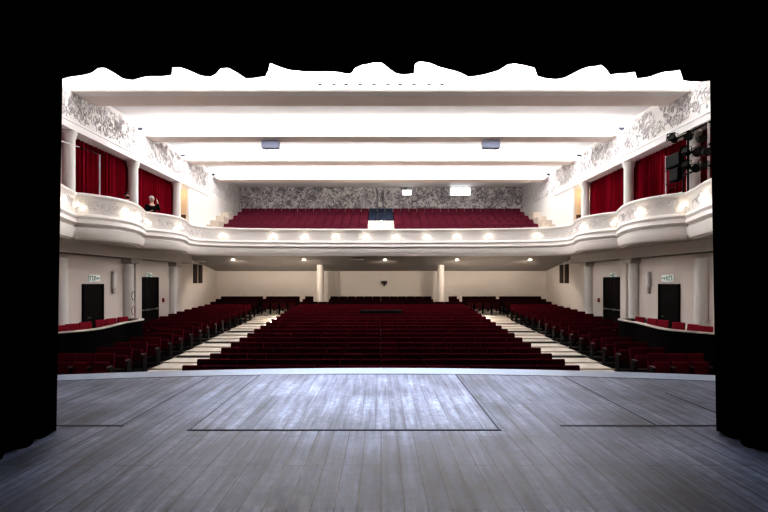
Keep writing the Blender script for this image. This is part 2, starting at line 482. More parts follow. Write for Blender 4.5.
# light troughs
for i, (a, c) in enumerate(BEAMS[1:]):
    y0 = (17.22, 20.9, 24.72)[i]
    t = empty('ceiling_light_trough', (0, a, 7.44), ['full-width ceiling light trough above the navy speakers, nearest of three',
        'middle of three full-width ceiling light troughs, behind the hanging navy speakers',
        'rearmost full-width ceiling light trough, just before the back wall frieze'][i], 'ceiling light', 'light troughs across the ceiling')
    d = y0 - a
    ex = 9.5
    b = MB().box(-ex, ex, d + .03, -.004, .05, .09); b.box(-ex, ex, d, d + .03, .05, .14)
    hs = b.build('housing', 'white', t)
    b = MB().box(-ex + .1, ex - .1, d + .08, -.06, .03, .05)
    b.build('diffuser', 'diff', hs)
    b = MB().tube([(-ex + .25, d - .04, .06), (ex - .25, d - .04, .06)], .022, 8)
    b.build('tube', 'tube', hs)
    for s in (-1, 1):
        b = MB().box(s * (ex - .22), s * (ex - .02), d - .09, d, .02, .12, bev=.01)
        b.build('end_fitting', 'navybox' if s else 'dark', t)
    area('hidden_uplight', (0, (y0 + a) / 2, 7.44 + .13), (PI + .2, 0, 0), 18.4, .4, (420, 360, 300)[i])
area('hidden_uplight', (0, 26.6, 7.5), (PI * .9, 0, 0), 18.0, .25, 60)  # unseen uplight behind the last beam, without a fitting, brightening the back
# slots on the first beam face
for i, x in enumerate((320, 334, 346, 360, 374, 388, 400, 414, 429, 442)):
    p = px(x, 84.6, 14.0)
    o = MB().box(-.07, .07, -.012, .01, -.025, .025, bev=.008).build('vent_slot', 'slot', loc=(p.x, 13.99, p.z))
    tag(o, '%s small dark slot from the left in the line on the first ceiling beam' % ORD[i + 1], 'vent', 'dark slots in the first beam')

# hanging navy speakers
for s, x in ((-1, 271), (1, 490.5)):
    p = px(x, 143.2, 18.45)
    t = empty('hanging_speaker', (p.x, 18.45, 7.42), 'blue-grey box speaker under the second ceiling beam, on the %s' % ('left' if s < 0 else 'right'), 'speaker', 'box speakers under the ceiling beam')
    b = MB().box(-.36, .36, -.18, .16, -.33, -.03, bev=.008); b.build('cabinet', 'navybox', t)
    b = MB().box(-.34, .34, -.19, -.178, -.31, -.05); b.build('grille', 'navybox', t)
    MB().box(-.3, -.26, -.02, .02, -.04, .02).build('bracket', 'dark', t); MB().box(.26, .3, -.02, .02, -.04, .02).build('bracket', 'dark', t)

# ------------------------------------------------------------------ swirl ornament
def swirls(b, Lx, Hz, mapf, n, rnd, w=.022, rmin=.12, rmax=.36, hh=.018):
    """relief strokes in (s,t); mapf(s,t,h)->3D"""
    def stroke(pts, ws):
        vs = []; fs = []
        for i, (s, t) in enumerate(pts):
            a = pts[min(i + 1, len(pts) - 1)]; c = pts[max(i - 1, 0)]
            dx, dy = a[0] - c[0], a[1] - c[1]; l = math.hypot(dx, dy) or 1
            nx, ny = -dy / l, dx / l; w_ = ws[i]
            tt = min(max(t, .02), Hz - .02); ss = min(max(s, .02), Lx - .02)
            vs.append(mapf(ss + nx * w_, tt + ny * w_, 0)); vs.append(mapf(ss, tt, hh)); vs.append(mapf(ss - nx * w_, tt - ny * w_, 0))
        for i in range(len(pts) - 1):
            o = i * 3
            fs += [(o, o + 1, o + 4, o + 3), (o + 1, o + 2, o + 5, o + 4)]
        b.add(vs, fs)
    for q in range(n):
        s = rnd.uniform(.05, Lx - .05); t = rnd.uniform(.1, Hz - .1)
        kind = rnd.random(); a0 = rnd.uniform(0, 2 * PI); sg = rnd.choice((-1, 1)); R = rnd.uniform(rmin, rmax)
        if kind < .5:       # spiral scroll
            k = 13; pts = []; ws = []
            for i in range(k + 1):
                u = i / k; r = R * (1 - u * .85); a = a0 + sg * u * 2 * PI * 1.25
                pts.append((s + r * math.cos(a), t + r * math.sin(a))); ws.append(w * (.35 + 1.0 * math.sin(PI * min(u * 1.1 + .05, 1))))
            stroke(pts, ws)
        elif kind < .8:     # S stem
            k = 9; pts = []; ws = []
            for i in range(k + 1):
                u = i / k
                x = (u - .5) * R * 3; y = math.sin(u * 2 * PI) * R * .45 * sg
                pts.append((s + x * math.cos(a0 * .3) - y * math.sin(a0 * .3), t + x * math.sin(a0 * .3) + y * math.cos(a0 * .3)))
                ws.append(w * (.3 + math.sin(PI * u)))
            stroke(pts, ws)
        else:               # leaf cluster
            for q2 in range(4):
                aa = a0 + q2 * .7; l_ = R * .8
                pts = [(s + l_ * u * math.cos(aa + .5 * u * sg), t + l_ * u * math.sin(aa + .5 * u * sg)) for u in (0, .25, .5, .75, 1)]
                stroke(pts, [w * .3, w * 1.2, w * 1.5, w * 1.0, w * .2])
rnd = random.Random(11)
for sx, nm in ((-1, 'left'), (1, 'right')):
    b = MB()
    swirls(b, 13.0, 1.12, lambda s, t, h: (sx * (UPX - h), 11.2 + s, 6.58 + t), 620, rnd, w=.008, rmin=.05, rmax=.2)
    struct(b.build('trim_frieze_' + nm, 'relief'), 'scrolling floral relief on the side frieze')
    b = MB()
    swirls(b, 5.8, 1.3, lambda s, t, h: (sx * (9.775 - h), 24.4 + s, 6.55 + t), 200, rnd, w=.013)
    struct(b.build('trim_frieze_rear_' + nm, 'relief'), 'scrolling floral relief on the wall beside the balcony')
b = MB()
swirls(b, 19.4, 2.2, lambda s, t, h: (-9.7 + s, RY - .005 - h, 6.1 + t), 640, rnd, w=.019, rmin=.1, rmax=.34)
struct(b.build('trim_frieze_back', 'relief3'), 'dense dark scrollwork across the back wall')
b = MB()
swirls(b, 19.4, 2.2, lambda s, t, h: (-9.7 + s, RY - .004 - h, 6.1 + t), 420, rnd, w=.028, rmin=.1, rmax=.36)
struct(b.build('trim_frieze_back_pale', 'wallup'), 'pale scrollwork between the dark scrolls')
# lyre emblem
t = empty('wall_emblem', (-.05, RY - .03, 6.35), 'lyre-shaped plaster emblem with upright strings on the patterned back wall', 'emblem')
b = MB()
for s in (-1, 1):
    b.tube([(s * u, -.02, z) for u, z in ((.12, 0), (.42, .12), (.55, .45), (.38, .8), (.28, 1.1), (.38, 1.5))], .04, 8)
b.build('arms', 'wallup', t)
b = MB()
for x in (-.24, -.16, .16, .24): b.tube([(x, -.02, .1), (x, -.02, 1.45)], .022, 6)
b.build('strings', 'relief3', t)
b = MB().ball((0, -.02, .45), .17, sy=.3); b.build('boss', 'wallup', t)
# lit projection windows
for x0, x1, y0, y1, lab in ((402.5, 411.3, 190.2, 195, 'small bright projection window in the patterned back wall'),
                       (450.3, 470.3, 188, 195.2, 'wide bright projection window in the patterned back wall')):
    a = px(x0, y1, RY - .06); c = px(x1, y0, RY - .06)
    t = empty('projection_window', ((a.x + c.x) / 2, RY, a.z), lab, 'window')
    w_ = (c.x - a.x) / 2; h_ = c.z - a.z
    MB().box(-w_, w_, -.05, -.03, 0, h_).build('pane', 'screen', t)
    b = MB()
    b.box(-w_ - .05, w_ + .05, -.08, 0, -.05, 0); b.box(-w_ - .05, w_ + .05, -.08, 0, h_, h_ + .05)
    b.box(-w_ - .05, -w_, -.08, 0, 0, h_); b.box(w_, w_ + .05, -.08, 0, 0, h_)
    if x1 - x0 > 12: b.box(.1, .13, -.07, 0, 0, h_)
    b.build('frame', 'grey', t)

# ------------------------------------------------------------------ BALCONY
segs = [
    [(9.5, 8.2), (9.35, 9.2), (8.75, 9.9), (8.5, 10.8), (8.68, 11.7), (8.98, 12.5), (9.22, 13.25)],
    [(9.22, 13.25), (8.88, 13.5), (8.58, 14.0), (8.45, 14.6), (8.55, 15.4), (8.82, 16.2), (9.12, 16.95)],
    [(9.12, 16.95), (8.82, 17.3), (8.55, 17.85), (8.46, 18.5), (8.58, 19.3), (8.88, 20.15), (9.0, 20.8), (8.88, 21.4), (8.45, 21.85), (7.7, 22.2), (6.2, 22.48), (3.5, 22.7), (0, 22.8)],
]
paths = [crom([Vector((x, y, 0)) for x, y in s], 7) for s in segs]
half = []
for p in paths: half += (p if not half else p[1:])
PROFILE = [(-.2, 3.26), (-.2, 4.2), (-.18, 4.24), (.05, 4.24), (.08, 4.21), (.08, 4.17), (.03, 4.12), (.0, 4.08), (.015, 3.62), (.06, 3.59), (.085, 3.53), (.06, 3.49), (.03, 3.46),
           (.05, 3.38), (.08, 3.33), (.05, 3.29), (-.02, 3.27), (-.03, 3.22), (.03, 3.19), (.02, 3.05), (-.03, 2.92), (-.10, 2.84), (-.2, 2.84)]
def path_frames(p):
    out = []
    for i, q in enumerate(p):
        d = (p[min(i + 1, len(p) - 1)] - p[max(i - 1, 0)]).normalized()
        n = Vector((d.y, -d.x, 0))      # toward the stage / hall centre for the +x side running away
        if n.dot(Vector((0, 12, 0)) - q) < 0: n = -n
        out.append((q, n, d))
    return out
def sweep(fr, profile, b, mirror):
    vs = []; fs = []; n = len(profile)
    for q, nn, d in fr:
        for o, z in profile:
            p = q + nn * o
            vs.append((p.x * mirror, p.y, z))
    for i in range(len(fr) - 1):
        for k in range(n):
            a = i * n + k; c = i * n + (k + 1) % n
            fs.append((a, c, c + n, a + n))
    b.add(vs, fs)
fr_all = []
b = MB()
for mir in (-1, 1):
    for p in paths:
        sweep(path_frames(p), PROFILE, b, mir)
struct(b.build('wall_balcony', 'parapet', smooth=True), 'white bulging plaster balcony front')
# ornament on the parapet: arc-length mapped
for mir, nm in ((-1, 'left'), (1, 'right')):
    b = MB()
    for p in paths:
        fr = path_frames(p)
        S = [0]
        for i in range(1, len(fr)): S.append(S[-1] + (fr[i][0] - fr[i - 1][0]).length)
        def mp(s, t, h, fr=fr, S=S):
            s = min(max(s, 0), S[-1] - 1e-4)
            i = 0
            while i < len(S) - 2 and S[i + 1] < s: i += 1
            u = (s - S[i]) / (S[i + 1] - S[i])
            q = fr[i][0].lerp(fr[i + 1][0], u); n = fr[i][1].lerp(fr[i + 1][1], u)
            q = q + n * (.012 + h)
            return (q.x * mir, q.y, 3.66 + t)
        L_ = min(S[-1], 6.2) if p is paths[2] else S[-1]
        swirls(b, L_, .42, mp, int(L_ * 11), rnd, w=.015, rmin=.05, rmax=.16, hh=.009)
    struct(b.build('trim_parapet_' + nm, 'relief2'), 'floral relief on the curved balcony front')
# parapet panel line across the centre
b = MB()
full = [Vector((-q.x, q.y, 0)) for q in half if q.y > 21.9] + [q for q in reversed(half) if q.y > 21.9]
# gallery slab (soffit + floor)
poly = [(q.x, q.y) for q in half]
b = MB()
for mir in (-1, 1):
    pl = [(mir * q[0], q[1]) for q in poly] + [(0, 24.0), (mir * WX, 24.0), (mir * WX, 8.2)]
    n = len(pl)
    import mathutils.geometry as mg
    tri = mg.tessellate_polygon([[Vector((x, y, 0)) for x, y in pl]])
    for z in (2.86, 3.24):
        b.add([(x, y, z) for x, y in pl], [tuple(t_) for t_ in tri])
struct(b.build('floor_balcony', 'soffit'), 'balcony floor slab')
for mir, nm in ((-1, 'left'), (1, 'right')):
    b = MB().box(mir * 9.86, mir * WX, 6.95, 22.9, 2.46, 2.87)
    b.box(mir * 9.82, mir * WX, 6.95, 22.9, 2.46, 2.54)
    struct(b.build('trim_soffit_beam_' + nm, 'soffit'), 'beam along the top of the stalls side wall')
# sloping ceiling under the rear balcony
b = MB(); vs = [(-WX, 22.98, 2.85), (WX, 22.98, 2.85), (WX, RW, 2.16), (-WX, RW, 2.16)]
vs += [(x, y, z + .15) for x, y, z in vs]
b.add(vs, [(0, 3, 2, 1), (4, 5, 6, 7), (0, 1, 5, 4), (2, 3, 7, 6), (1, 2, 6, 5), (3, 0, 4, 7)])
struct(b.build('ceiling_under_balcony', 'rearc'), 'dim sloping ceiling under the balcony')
# stepped balcony floor
BR = 6; BP = .84; BY0 = 24.8
bal_y = [BY0 + BP * i for i in range(BR)]
bal_f = [3.66 + .36 * i for i in range(BR)]
b = MB(); b.box(-9.78, 9.78, 22.9, BY0 - .5, 3.0, 3.3)
for i in range(BR):
    y1 = bal_y[i] + BP - .5 if i < BR - 1 else RY
    b.box(-9.78, 9.78, bal_y[i] - .5, y1, 3.0, bal_f[i])
struct(b.build('floor_balcony_steps', 'balfloor'), 'stepped balcony floor')
# small intermediate steps in the side and centre aisles
for s, nm in ((-1, 'left'), (1, 'right'), (0, 'centre')):
    b = MB()
    for i in range(BR if s else 4):
        z0 = bal_f[i] - .36 if i else 3.3
        for k_ in (1, 2):
            if s: b.box(s * 9.0, s * 9.77, bal_y[i] - .5 - .26 * (3 - k_) , bal_y[i] - .45, z0, z0 + .12 * k_)
            else: b.box(-.75, .75, bal_y[i] - .5 - .26 * (3 - k_), bal_y[i] - .45, z0, z0 + .12 * k_)
    if not s: b.box(-.78, .78, 26.74, 26.8, 3.3, 5.2)
    if s:
        for i in range(4): b.box(s * 9.3, s * 9.77, bal_y[i] - .5, bal_y[i] + BP - .5, 3.3, 4.66 + .36 * i)
    struct(b.build('floor_steps_' + nm, 'balfloor'), 'pale steps in the balcony aisle')

# ------------------------------------------------------------------ columns
def fluted(r, z0, z1, n=24):
    return [(r * 1.25, z0), (r * 1.25, z0 + .1), (r * 1.08, z0 + .14), (r, z0 + .2), (r * .97, z1 - .25), (r * 1.1, z1 - .2), (r * 1.15, z1 - .12), (r * 1.3, z1 - .08), (r * 1.3, z1)]
for sx, nm in ((-1, 'left'), (1, 'right')):
    for i, y in enumerate((10.3, 13.8, 17.4, 21.1)):
        if i == 0: continue
        t = struct(MB().lathe(fluted(.185, 3.24, 6.26), n=24).build('column_%s' % nm, 'wallup', smooth=True, loc=(sx * 9.8, y, 0)))
        tag(t, 'white round column on the %s gallery, %s from the stage' % (nm, ORD[i]), 'column', 'gallery columns')
        if 'kind' in t: del t['kind']
        t.name = 'gallery_column'
    for i, y in enumerate((14.0, 17.75, 21.6)):
        t = empty('wall_column', (sx * 10.2, y, -1.3), 'cream engaged column on the %s stalls wall, %s' % (nm, ('framing the stage end of the wall', 'between the single and double doors', 'beyond the double door')[i]), 'column', 'engaged wall columns')
        b = MB().lathe([(.26, 0), (.26, .15), (.21, .2), (.2, 3.4), (.2, 3.6)], n=20)
        b.build('shaft', 'wallup', t, smooth=True)
        if i: MB().box(-.3, .3, -.3, .3, 3.56, 3.77, bev=.03).build('capital', 'soffit', t)
        if i == 1:
            MB().box(-sx * .22, sx * .1, .18, .62, 0, 3.76, bev=.015).build('pilaster', 'wall', t)
# columns by the rear rows under the balcony
for x, lab in ((320.3, 'cream round column rising from the rear stalls, left of the centre seats'), (440.8, 'cream round column rising from the rear stalls, right of the centre seats')):
    X = (x - VX) / F * 25.6
    o = MB().lathe([(.2, -.5), (.2, 2.6)], n=20).build('rear_column', 'wall', smooth=True, loc=(X, 25.6, 0))
    tag(o, lab, 'column')

# crimson gallery curtains
for sx, nm in ((-1, 'left'), (1, 'right')):
    bays = [(8.4, 13.78, 'nearest the stage, beside the first column'), (13.82, 17.38, 'between the first and second columns'), (17.42, 21.12, 'beside the lobby doorway')]
    for i, (a, c, lab) in enumerate(bays):
        b = pleated((sx * 10.03, a), (sx * 10.03, c), lambda t: 3.28, lambda t: 6.3, .055, .21, seed=i + 5 * (sx > 0), cols=int((c - a) * 55), rows=6)
        tag(b.build('gallery_curtain', 'drape', smooth=True), 'crimson pleated curtain in the %s gallery %s' % (nm, lab), 'curtain', 'crimson gallery curtains')
    # warm lobby doorway
    d = MB()
    d.box(sx * 9.68, sx * 10.28, 21.915, 21.955, 3.24, 6.1)
    struct(d.build('door_lobby_' + nm, 'warmroom'), 'lobby doorway panel coloured as warmly lit, off the gallery')
    for k_, (z0, z1) in enumerate(((4.55, 4.85), (4.0, 4.35))):
        t = empty('wall_picture', (sx * 9.84, 21.91, z0), '%s framed picture in the %s gallery doorway' % (('upper', 'lower')[k_], nm), 'picture', 'doorway pictures')
        MB().box(-.12, .12, -.02, .0, 0, z1 - z0, bev=.005).build('frame', 'brown', t)
        MB().box(-.09, .09, -.025, -.02, .04, z1 - z0 - .04).build('print', 'picture', t)
    l = bpy.data.lights.new('lobby_light', 'POINT'); l.energy = 4; l.color = (1, .75, .5); l.shadow_soft_size = .1
    o = bpy.data.objects.new('lobby_light', l); COL.objects.link(o); o.location = (sx * 9.95, 21.5, 5.9)

# ------------------------------------------------------------------ balcony sconces
def par_point(x, y):
    """find the point on the balcony front seen at column x (measured), near height y"""
    s = -1 if x < VX else 1
    best = None
    for seg in paths:
        for q, n, d in path_frames(seg):
            e = abs(q.x / q.y * F - abs(x - VX))
            if best is None or e < best[0] - .6 or (abs(e - best[0]) <= .6 and q.y < best[1].y):
                best = (e, q.copy(), n.copy(), d.copy())
    q = best[1]
    X = q.x if q.y > 22.3 and False else q.x
    return s, q, best[2]
def make_sconce():
    t = empty('wall_sconce', (0, 0, 0), 'x', 'wall lamp', 'balcony front sconces')
    b = MB().lathe([(.001, 0), (.05, 0), (.055, .02), (.03, .035), (.001, .04)], n=14, axis=Matrix.Rotation(PI / 2, 4, 'X')); b.build('backplate', 'relief2', t, smooth=True)
    for s in (-1, 1):
        b = MB().tube([(0, -.03, 0), (s * .05, -.07, -.04), (s * .1, -.09, -.09), (s * .13, -.09, -.1)], .009, 8); am = b.build('arm', 'relief2', t, smooth=True)
        b = MB().ball((s * .13, -.09, -.05), .036, 12, 8, sz=1.7); b.build('bulb', 'bulb', am, smooth=True)
    b = MB().ball((0, -.09, .05), .036, 12, 8, sz=1.5); b.build('bulb', 'bulb', t, smooth=True)
    return t
SX = [227, 274, 305, 336, 366, 396, 427, 457, 488, 533]
front = [q for q in half]
proto = None
def add_sconce(loc, rz, lab):
    global proto
    if proto is None:
        proto = make_sconce(); proto.location = loc; proto.rotation_euler = (0, 0, rz); proto['label'] = lab; o = proto
    else:
        o = copy_tree(proto, loc, rz, lab, 'balcony front sconces')
    l = bpy.data.lights.new('sconce_light', 'POINT'); l.energy = .08; l.color = (1, .86, .68); l.shadow_soft_size = .04
    lo = bpy.data.objects.new('sconce_light', l); COL.objects.link(lo)
    n = Vector((math.sin(rz), -math.cos(rz), 0)); lo.location = Vector(loc) + n * .2
for i, x in enumerate(SX):
    X = (x - VX) / F * 22.7
    # y on path
    ax = abs(X); Y = 22.8; nrm = Vector((0, -1, 0))
    fr = path_frames(paths[2])
    for (q0, n0, d0), (q1, n1, d1) in zip(fr, fr[1:]):
        if q0.y > 21.5 and q1.x <= ax <= q0.x:
            u = (q0.x - ax) / (q0.x - q1.x); Y = q0.y + (q1.y - q0.y) * u; nrm = n0.lerp(n1, u)
    sgn = -1 if X < 0 else 1
    rz = math.atan2(nrm.x * sgn, -nrm.y)
    add_sconce(Vector((X, Y, 3.83)) + Vector((nrm.x * sgn, nrm.y, 0)) * .01, rz, '%s lit sconce from the left along the straight centre of the balcony front' % ORD[i + 1])
side_s = [(-1, 59), (-1, 78), (-1, 125), (-1, 136), (-1, 146), (-1, 178), (1, 584), (1, 616), (1, 642), (1, 685), (1, 708)]
cnt = {-1: 0, 1: 0}
for s, x in side_s:
    off = abs(x - VX)
    best = None
    for si, seg in enumerate(paths):
        for q, n, d in path_frames(seg):
            facing = n.dot(Vector((0, 0, 0)) - q)
            e = abs(q.x / q.y * F - off) + (0 if facing > 0 else 6)
            if best is None or e < best[0]: best = (e, q.copy(), n.copy())
    q, n = best[1], best[2]
    cnt[s] += 1
    nn = Vector((n.x * s, n.y, 0))
    add_sconce(Vector((q.x * s, q.y, 3.83)) + nn * .02, math.atan2(nn.x, -nn.y), '%s lit sconce on the curving %s side of the balcony front, %s' % (ORD[cnt[s]], 'left' if s < 0 else 'right', 'counted from the stage' if s < 0 else 'counted from the back'))

# ------------------------------------------------------------------ under-balcony fittings
for i, x in enumerate((233, 304, 385, 457, 530)):
    y = 23.7; z = 2.83 - (y - 22.98) * .69 / 4.52
    X = (x - VX) / F * y
    t = empty('recessed_downlight', (X, y, z), '%s round recessed downlight from the left under the balcony' % ORD[i + 1], 'ceiling light', 'downlights under the balcony')
    MB().lathe([(.09, .0), (.15, -.005), (.15, -.03), (.1, -.035), (.09, -.0)], n=20).build('trim_ring', 'wallup', t, smooth=True)
    MB().lathe([(.001, -.012), (.09, -.012), (.09, -.06), (.001, -.07)], n=20).build('lens', 'down', t, smooth=True)
    l = bpy.data.lights.new('downlight_spot', 'SPOT'); l.energy = 120; l.color = (1, .86, .72); l.spot_size = 2.75; l.spot_blend = .5; l.shadow_soft_size = .08
    o = bpy.data.objects.new('downlight_spot', l); COL.objects.link(o); o.location = (X, y, z - .12); o.rotation_euler = (.5, 0, 0)
p = px(357, 260.3, 23.6)
t = empty('ceiling_vent', (p.x, 23.6, 2.73), 'flat round white air vent in the ceiling under the balcony', 'vent')
MB().lathe([(.001, 0), (.36, 0), (.38, -.03), (.36, -.05), (.25, -.035), (.24, -.05), (.14, -.035), (.001, -.05)], n=24).build('disc', 'wallup', t, smooth=True)
t = empty('wall_projector', (.2, RW - .02, 1.42), 'small dark bracketed box high on the rear stalls wall', 'projector')
MB().box(-.17, .17, -.3, -.05, -.05, .12, bev=.02).build('body', 'vent', t)
MB().box(-.04, .04, -.06, .02, -.2, .1).build('bracket', 'dark', t)
# side vents
for sx, nm in ((-1, 'left'), (1, 'right')):
    for k_ in (0, 1):
        y = 24.35 + k_ * .68
        t = empty('wall_grille', (sx * 10.29, y, 1.42), '%s tall dark ventilation grille of the pair on the %s rear wall' % (('front', 'back')[k_], nm), 'vent', 'tall wall grilles')
        MB().box(-sx * .0, -sx * .04, -.25, .25, 0, 1.05, bev=.008).build('frame', 'brown', t)
        b = MB()
        for q in range(12): b.box(-sx * .042, -sx * .052, -.2, .2, .06 + q * .08, .1 + q * .08)
        b.build('louvres', 'vent', t)

# ------------------------------------------------------------------ doors in the side walls
dn = 1
for sx, nm in ((-1, 'left'), (1, 'right')):
    z0, z1 = -.75, 1.4
    ya, yb = 15.2, 16.2
    b = MB().box(-sx * .0, -sx * .03, -.5, .5, 0, 2.12)
    b.box(-sx * .0, -sx * .07, -.56, -.5, 0, 2.18); b.box(0, -sx * .07, .5, .56, 0, 2.18); b.box(0, -sx * .07, -.5, .5, 2.12, 2.18)
    d = struct(b.build('door_%d' % dn, 'door', loc=(sx * WX, 15.7, -.72)), 'dark single door in the %s side wall' % nm); dn += 1
    b = MB().tube([(-sx * .03, .32 * -sx * -1, 1.0), (-sx * .08, .32 * sx, 1.0), (-sx * .08, .2 * sx, 1.0)], .012, 8); b.build('door_handle', 'steel', d)
    b = MB().box(-sx * 0, -sx * .03, -.85, .85, 0, 2.35)
    b.box(0, -sx * .07, -.92, -.85, 0, 2.41); b.box(0, -sx * .07, .85, .92, 0, 2.41); b.box(0, -sx * .07, -.85, .85, 2.35, 2.41); 
    d = struct(b.build('door_%d' % dn, 'door', loc=(sx * WX, 19.35, -.68)), 'dark double door in the %s side wall' % nm); dn += 1
    MB().box(-sx * .03, -sx * .04, -.008, .008, 0, 2.33).build('centre_seam', 'brown', d)
    for q in (-1, 1):
        b = MB().tube([(-sx * .09, q * .1, .98), (-sx * .09, q * .76, .98)], .018, 8)
        b.box(-sx * .03, -sx * .1, q * .08 - .03, q * .08 + .03, .94, 1.02); b.box(-sx * .03, -sx * .1, q * .76 - .03, q * .76 + .03, .94, 1.02)
        b.build('push_bar', 'steel', d)
    # exit signs
    for y, z, w, lab in ((15.75, 1.66, .62, 'single'), (19.45, 1.8, .5, 'double')):
        t = empty('exit_sign', (sx * (WX - .02), y, z), 'white and green running-man exit sign over the %s door on the %s' % (lab, nm), 'sign', 'exit signs')
        MB().box(0, -sx * .04, -w / 2, w / 2, -.12, .12, bev=.008).build('panel', 'sign', t)
        b = MB(); X = -sx * .046
        def cell(y0, y1, za, zb): b.box(-sx * .04, X, y0, y1, za, zb)
        f_ = w / .62
        # left half: green square with doorway, right half: running figure and arrow
        cell(-.27 * f_, -.24 * f_, -.09, .09); cell(-.27 * f_, -.1 * f_, .06, .09); cell(-.13 * f_, -.1 * f_, -.09, .09)
        b.ball((X, .0, .065), .02, 8, 6); cell(-.025, .02, -.01, .045); cell(.02, .06, .01, .025); cell(-.065, -.025, .02, .035)
        cell(.0, .02, -.08, -.01); cell(-.06, -.02, -.045, -.025); cell(-.06, -.045, -.08, -.04)
        cell(.1 * f_, .27 * f_, -.015, .015); cell(.1 * f_, .13 * f_, -.05, .05)
        b.build('pictogram', 'green', t)
    # wall fitting between doors
    t = empty('wall_lamp', (sx * (WX - .02), 16.85, 1.3), 'tall pale unlit wall fitting beside the column on the %s' % nm, 'wall lamp', 'unlit wall fittings')
    MB().box(0, -sx * .12, -.09, .09, .0, .62, bev=.03).build('shade', 'wallup', t)
    MB().box(0, -sx * .08, -.06, .06, -.22, .0, bev=.02).build('bracket', 'soffit', t)
    # alarm point
    t = empty('wall_mounted_call_point', (sx * (WX - .01), 20.75, .55), 'small dark red call point beside the double door on the %s' % nm, 'alarm', 'fire call points')
    MB().box(0, -sx * .05, -.07, .07, 0, .2, bev=.01).build('housing', 'redsign', t)
    MB().box(-sx * .05, -sx * .055, -.04, .04, .05, .14).build('button', 'dark', t)
# oval hoops on the left column
for k_, yy in enumerate((296, 311)):
    y = 17.75; z = CAMZ + (VY - yy) / F * 17.5
    b = MB().tube([(-9.97 + .0, 17.72 + .15 * math.cos(a) * .8, z + .17 * math.sin(a)) for a in [2 * PI * i / 20 for i in range(21)]], .012, 6)
    o = b.build('wall_hoop', 'redsign' if k_ else 'vent')
    tag(o, '%s oval hoop hung on the column before the left double door' % ('upper', 'lower')[k_], 'hoop', 'oval hoops on the column')

# ------------------------------------------------------------------ side promenade: raised floor, barrier, chairs
bar = crom([Vector((x, y, 0)) for x, y in ((9.9, 10.6), (9.75, 11.3), (9.35, 12.2), (8.85, 12.9), (8.68, 13.5), (8.82, 14.5), (9.0, 15.4), (8.98, 16.1), (9.05, 16.6), (9.3, 16.95), (9.7, 17.1), (10.25, 17.15))], 6)
def bar_frames():
    out = []
    for i, q in enumerate(bar):
        d = (bar[min(i + 1, len(bar) - 1)] - bar[max(i - 1, 0)]).normalized()
        n = Vector((-d.y, d.x, 0))
        if n.x > 0 and i < len(bar) - 12: n = -n
        out.append((q, Vector((-d.y, d.x, 0)), d))
    return out
bf = bar_frames()
for mir, nm in ((-1, 'left'), (1, 'right')):
    pl = [(mir * q.x, q.y) for q in bar] + [(mir * WX, 10.6)]
    b = MB().prism(pl, -1.4, -.72); struct(b.build('floor_promenade_' + nm, 'floor'), 'raised side floor behind the barrier')
    t = empty('box_barrier', (mir * 9.0, 14, -.72), 'dark curved barrier with a cream top rail on the %s side of the stalls' % nm, 'barrier')
    b = MB(); sweep(bf, [(-.05, -1.4), (.05, -1.4), (.05, .08), (-.05, .08)], b, mir)
    b.v = [(x - mir * 9.0, y - 14, z + .72) for x, y, z in b.v]; b.build('panel', 'barrier', t, smooth=True)
    b = MB(); sweep(bf, [(-.09, .08), (.09, .08), (.1, .1), (.09, .125), (-.09, .125), (-.1, .1)], b, mir)
    b.v = [(x - mir * 9.0, y - 14, z + .72) for x, y, z in b.v]; b.build('top_rail', 'cap', t, smooth=True)

def make_chair():
    t = empty('upholstered_chair', (0, 0, 0), 'x', 'chair', 'loose red chairs behind the side barriers')
    MB().box(-.2, .2, -.2, .2, .42, .5, bev=.03).build('seat', 'redc', t)
    T = Matrix.Translation((0, .2, .5)) @ Matrix.Rotation(-.16, 4, 'X')
    MB().box(-.2, .2, -.03, .03, .02, .44, T=T, bev=.025).build('backrest', 'redc', t)
    for x in (-.19, .19):
        MB().tube([(x, -.19, 0), (x, -.19, .42)], .015, 8).build('leg', 'dark', t)
        MB().tube([(x, .24, 0), (x, .19, .45), (x, .23, .7)], .015, 8).build('leg', 'dark', t)
    return t
chair = None
# chairs face the stalls; positions measured
def add_chair(sx, x, yy, lab, dx=9.55):
    global chair
    Y = dx * F / abs(x - VX)
    rz = sx * (PI / 2) * .8 + random.uniform(-.15, .15)
    rz = -sx * 1.15 + random.uniform(-.1, .1)
    if chair is None:
        chair = make_chair(); chair.location = (sx * dx, Y, -.72); chair.rotation_euler = (0, 0, rz); chair['label'] = lab
    else: copy_tree(chair, (sx * dx, Y, -.72), rz, lab)
add_chair(-1, 65.5, 326, 'red padded chair behind the left barrier, nearest the stage')
add_chair(-1, 76.5, 326, 'red padded chair behind the left barrier, second from the stage')
add_chair(-1, 90, 326, 'red padded chair standing in front of the left single door')
add_chair(-1, 105.5, 323, 'red padded chair behind the left barrier, just past the single door')
add_chair(-1, 116, 322, 'red padded chair behind the left barrier, second past the single door')
add_chair(-1, 127, 320, 'red padded chair by the left column, nearest the double door', 9.5)
add_chair(1, 701, 332, 'red padded chair behind the right barrier, nearest the stage')
add_chair(1, 688, 330, 'red padded chair behind the right barrier, second from the stage')
add_chair(1, 674.5, 328, 'red padded chair standing in front of the right single door')
add_chair(1, 658, 324, 'red padded chair behind the right barrier, just past the single door')
add_chair(1, 647, 323, 'red padded chair behind the right barrier, second past the single door')
add_chair(1, 635, 321, 'red padded chair by the right column, nearest the double door', 9.5)

